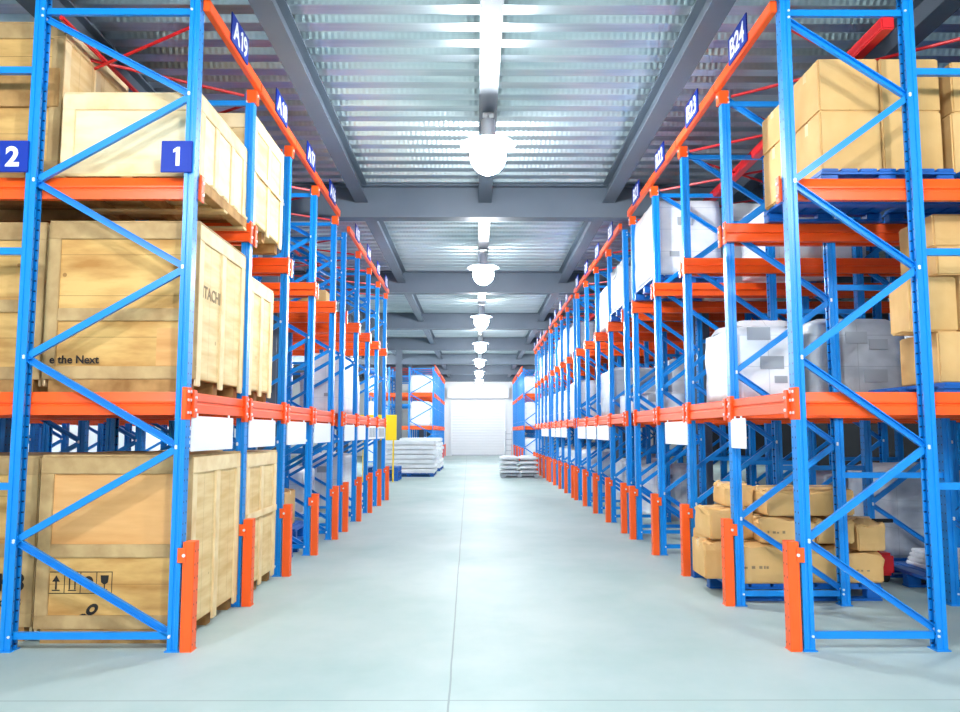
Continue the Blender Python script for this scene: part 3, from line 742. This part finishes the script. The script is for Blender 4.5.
for rows, nm, ct in ((R2, 'second', ((0, 2), (1, 1), (1, 2))), (R3, 'third', ((0, 1), (1, 1), (1, 2), (2, 1), (2, 2), (3, 1), (0, 2))), (R4, 'fourth', ((0, 1), (1, 1), (1, 2), (2, 2), (2, 1), (3, 1)))):
    for i, lvn in ct:
        if rows is R2 and i == 0: continue
        a, b = bay(rows, i); z = LV1 if lvn == 1 else LV2
        RB.append((a, b, 2.30, 3.2, z, z + R.uniform(.75, 1.05), 'white wrapped load on the %s level, %s bay of the %s right rack' % ('first' if lvn == 1 else 'top', ORD[i], nm)))
a, b = bay(R2, 0); RB.append((a, b, 2.4, 3.2, LV1, LV1 + .35, 'low white wrapped load on the first level, first bay of the second right rack'))
for rows, nm in ((R1, 'near'), (R2, 'second'), (R3, 'third')):
    for i in (2, 3) if rows is R1 else (0, 1, 2, 3):
        a, b = bay(rows, i)
        if (i + len(nm)) % 2 and not (rows is R2 and i % 3 == 0): RB.append((a, b, (3.3 if rows is R2 else 3.5) + (.9 if rows is R1 else 0), (4.2 if rows is R2 else 4.4) + (.9 if rows is R1 else 0), LV1 if i % 3 else 0, (LV1 if i % 3 else 0) + 1.0, 'white wrapped load set back deep in the %s bay of the %s right rack' % (ORD[i], nm)))
bay_loads(RB, 1)
for i in (1, 3):
    a, b = bay(R2, i, .2, .2); load('white wrapped load on the floor in the %s bay of the second right rack' % ORD[i], 3.0, 4.0, a, b, 0, .95, gw, 'film', 1, 60 + i)
for i in range(4):
    a, b = bay(R3, i); load('white wrapped load on the floor in the %s bay of the third right rack' % ORD[i], 2.45, 3.4, a, b, 0, 1.1, gw, 'film', 1, 70 + i)
# deep floor goods at right
pallet('blue pallet on the floor at the right edge carrying white sheets', 4.18, 5.3, 7.3, 8.45, 0, .15)
for k in range(4):
    tag(put('plastic_sheet', MB().cbox((4.42 + .02 * k, 7.36 + .03 * k, .152 + .04 * k), (5.1 - .03 * k, 8.3, .190 + .04 * k), 'sheet', .01)), 'flat white sheet %s on the blue pallet at the right edge' % ('lowest', 'second from bottom', 'third from bottom', 'topmost')[k], 'sheet', 'white sheets on the blue pallet')
pallet('blue pallet under the grey wrapped block on the floor at far right', 4.45, 5.6, 8.62, 9.75, 0, .15)
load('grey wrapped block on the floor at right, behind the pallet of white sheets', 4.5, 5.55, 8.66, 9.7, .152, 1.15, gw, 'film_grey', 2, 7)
# red hand pallet truck parked deep in the second right lane
t = thing('pallet_truck', 'red hand pallet truck with black handle parked behind the carton heap at right', 'pallet truck', (4.02, 8.1, 0))
put('pump_body', MB().cbox((-.13, -.12, .08), (.13, .12, .30), 'red', .03).cyl((0, 0, .30), (0, 0, .50), .04, 'red', 10), t)
for xx in (-.1, .1): put('fork', MB().cbox((xx - .07, .1, .05), (xx + .07, 1.15 - .86, .085), 'red', .01), t)
put('handle', MB().cyl((0, 0, .49), (0, -.12, .62), .018, 'black', 8).cyl((-.12, -.12, .62), (.12, -.12, .62), .02, 'black', 8), t)
for xx in (-.07, .07): put('wheel', MB().cyl((xx - .025, 0, .08), (xx + .025, 0, .08), .08, 'black', 14), t)

# left side, lanes three onward
gl = 'white wrapped loads in the left racks'
pallet('blue pallet on the floor in the third left lane', -3.1, -2.22, 8.75, 9.75, 0, .14)
load('low white wrapped load on the blue pallet in the third left lane', -3.05, -2.3, 8.8, 9.7, .141, .55, gl, 'film', 0, 8)
carton('brown carton on the white load in the third left lane', -3.0, -2.5, 8.9, 9.4, .56, .85, 'cartons in the left rack', .015)
carton('small brown carton deep in the third left lane', -4.1, -3.5, 8.8, 9.4, 0, .7, 'cartons in the left rack', .015)
pallet('blue pallet on the floor in the fourth left lane', -3.15, -2.25, 10.1, 11.15, 0, .14)
pallet('blue pallet lying on another in the fourth left lane', -3.15, -2.28, 10.12, 11.12, .141, .14)
carton('brown carton on the two blue pallets in the fourth left lane', -3.0, -2.45, 10.2, 10.8, .282, .75, 'cartons in the left rack', .015)
for n, (y0, y1, x0, x1, z0, z1, lb) in enumerate((
        (13.7, 14.8, -2.95, -2.3, LV1, 2.9, 'white wrapped load on the first level, second bay of the second left rack'),
        (12.35, 13.4, -4.4, -3.5, 0, 1.0, 'white wrapped load on the floor, first bay of the second left rack'),
        (13.75, 14.8, -3.9, -3.0, 0, .9, 'white wrapped load on the floor, second bay of the second left rack'),
        (15.15, 16.2, -3.4, -2.5, 0, 1.1, 'white wrapped load on the floor, third bay of the second left rack'),
        (15.15, 16.2, -3.4, -2.4, LV1, 2.7, 'white wrapped load on the first level, third bay of the second left rack'))):
    load(lb, x0, x1, y0, y1, z0, z1, gl, 'film', 1, 90 + n)
for k, (xa, za, lb) in enumerate(((-4.1, LV1, 'lower left'), (-3.55, LV1, 'lower right'), (-3.8, LV1 + .451, 'upper'))):
    carton('brown carton on the first level of the fourth left lane, %s of three' % lb, xa, xa + .5, 10.15, 10.9, za, za + .45, 'cartons in the left rack', .01)
carton('brown carton on the top level of the second left rack', -3.0, -2.4, 12.4, 13.0, LV2, 3.75, 'cartons in the left rack', .01)

# ------------------------------------------------------------------ cross passage and far end
def slab(lb, x0, x1, y0, y1, z0, z1, group, name='foam_sheet', cat='sheet'):
    return tag(put(name, MB().cbox((x0, y0, z0), (x1, y1, z1), 'sheet', .025)), lb, cat, group)
NTH = ('lowest', 'second from bottom', 'third from bottom', 'fourth from bottom', 'fifth from bottom', 'sixth from bottom', 'topmost')
pallet('dark blue pallet under the near stack of white sheets past the left rack', -3.15, -1.45, 26.9, 28.6, 0, .12)
z = .122
for k in range(7):
    o = .03 * sin(k * 2.1)
    slab('white sheet bundle, %s in the near stack past the left rack' % NTH[k], -3.1 + o, -1.42 + o, 26.85 + o, 28.6, z, z + .14, 'white sheets of the near stack'); z += .158
pallet('dark blue pallet under the farther stack of white sheets past the left rack', -3.0, -1.4, 30.6, 33.4, 0, .12)
z = .122
for k in range(7):
    o = .03 * sin(k * 1.7 + 1)
    slab('white sheet bundle, %s in the stack farther past the left rack' % NTH[k], -2.95 + o, -1.42 + o, 30.5, 33.4, z, z + .15, 'white sheets of the far stack'); z += .165
for k in range(3):
    pallet('blue pallet, %s of three on the floor by the last left orange post' % ('lowest', 'middle', 'topmost')[k], -3.5, -2.42, 24.5, 25.7, .141 * k, .14)
t = thing('notice_board', 'yellow board on posts standing past the end of the left rack', 'board', (-2.98, 24.0, 0))
put('panel', MB().cbox((-.55, -.02, 1.25), (.55, .02, 2.02), 'yellow', .01), t)
put('paper', MB().box((-.35, -.024, 1.35), (.1, -.019, 1.62), 'white'), t)
for xx in (-.45, .45): put('post', MB().cyl((xx, .035, 0), (xx, .035, 1.9), .025, 'yellow', 10), t)
pallet('pallet under the white sack pile at the right of the aisle', .78, 2.02, 26.1, 27.4, 0, .12, m='film_grey')
z = .122
def sack(lb, x0, x1, y0, y1, z0, h):
    bm = bmesh.new(); bmesh.ops.create_cube(bm, size=1); bmesh.ops.subdivide_edges(bm, edges=bm.edges[:], cuts=4, use_grid_fill=True)
    for v in bm.verts:
        q = v.co * 2; e = 1 - .75 * max(abs(q.x), abs(q.y)) ** 4
        v.co = Vector((q.x * (x1 - x0) / 2, q.y * (y1 - y0) / 2, h / 2 + q.z * h / 2 * max(e, .25)))
    me = bpy.data.meshes.new('sack'); bm.to_mesh(me); bm.free(); me.materials.append(M['sheet'])
    for f in me.polygons: f.use_smooth = True
    return tag(put('sack', me, None, ((x0 + x1) / 2, (y0 + y1) / 2, z0)), lb, 'sack', 'white sacks piled by the right posts')
for k in range(4):
    for q in range(2):
        sack('white sack, %s layer, %s half of the pile at the right of the aisle' % (('lowest', 'second', 'third', 'top')[k], ('left', 'right')[q]), .76 + q * .63, 1.38 + q * .63, 26.05, 27.35, z, .15)
    z += .148
t = thing('step_ladder', 'white step ladder standing against the far right rack', 'ladder', (1.62, 40.0, 0))
for xx in (-.2, .2):
    put('rail', MB().cyl((xx, 0, 0), (xx * .8, .35, 1.55), .03, 'lamp_metal', 8), t)
    put('rail', MB().cyl((xx, .8, 0), (xx * .8, .38, 1.55), .025, 'lamp_metal', 8), t)
for k in range(5):
    f = (k + 1) / 5.5
    put('step', MB().box((-.2, .35 * f - .05, 1.55 * f - .015), (.2, .35 * f + .05, 1.55 * f + .015), 'lamp_metal'), t)
n = 0
for rows, nm, xs in ((FL1, 'distant left rack', (-3.2, -2.2)), (FL2, 'farthest left rack', (-3.2, -2.2)), (FR1, 'distant right rack', (2.35, 3.15)), (FR2, 'farthest right rack', (2.35, 3.15))):
    for i in range(4):
        for lv in (0, LV1, LV2):
            if (i + int(lv)) % 3 == 2 and i: continue
            a, b = bay(rows, i, .15, .13); n += 1
            load('white load in the %s bay of the %s, %s' % (ORD[i], nm, {0: 'on the floor', LV1: 'on the first level', LV2: 'on the top level'}[lv]), xs[0], xs[1], a, b, lv, lv + (1.2 if lv < 3 else .9), 'white loads in the distant racks', 'film', 0, 200 + n)
for i in range(2):
    for lv in (0, LV1, LV2):
        a, b = bay(FL1, i, .15, .13)
        load('white load second deep, %s bay of the distant left rack, %s' % (ORD[i], {0: 'on the floor', LV1: 'on the first level', LV2: 'on the top level'}[lv]), -5.3, -4.3, a, b, lv, lv + (1.2 if lv < 3 else .9), 'white loads in the distant racks', 'film', 0, 300 + i)

# ------------------------------------------------------------------ world and colour
w = bpy.data.worlds.new('world'); SC.world = w; w.use_nodes = True
w.node_tree.nodes['Background'].inputs[0].default_value = lin((226, 238, 250)); w.node_tree.nodes['Background'].inputs[1].default_value = .4
SC.view_settings.view_transform = 'Standard'; SC.view_settings.look = 'None'
SC.view_settings.exposure = 1.5; SC.view_settings.gamma = 1; SC.view_settings.use_curve_mapping = False
SC.cycles.use_denoising = True
SC.cycles.max_bounces = 8; SC.cycles.diffuse_bounces = 4; SC.cycles.glossy_bounces = 3
SC.cycles.sample_clamp_indirect = 8
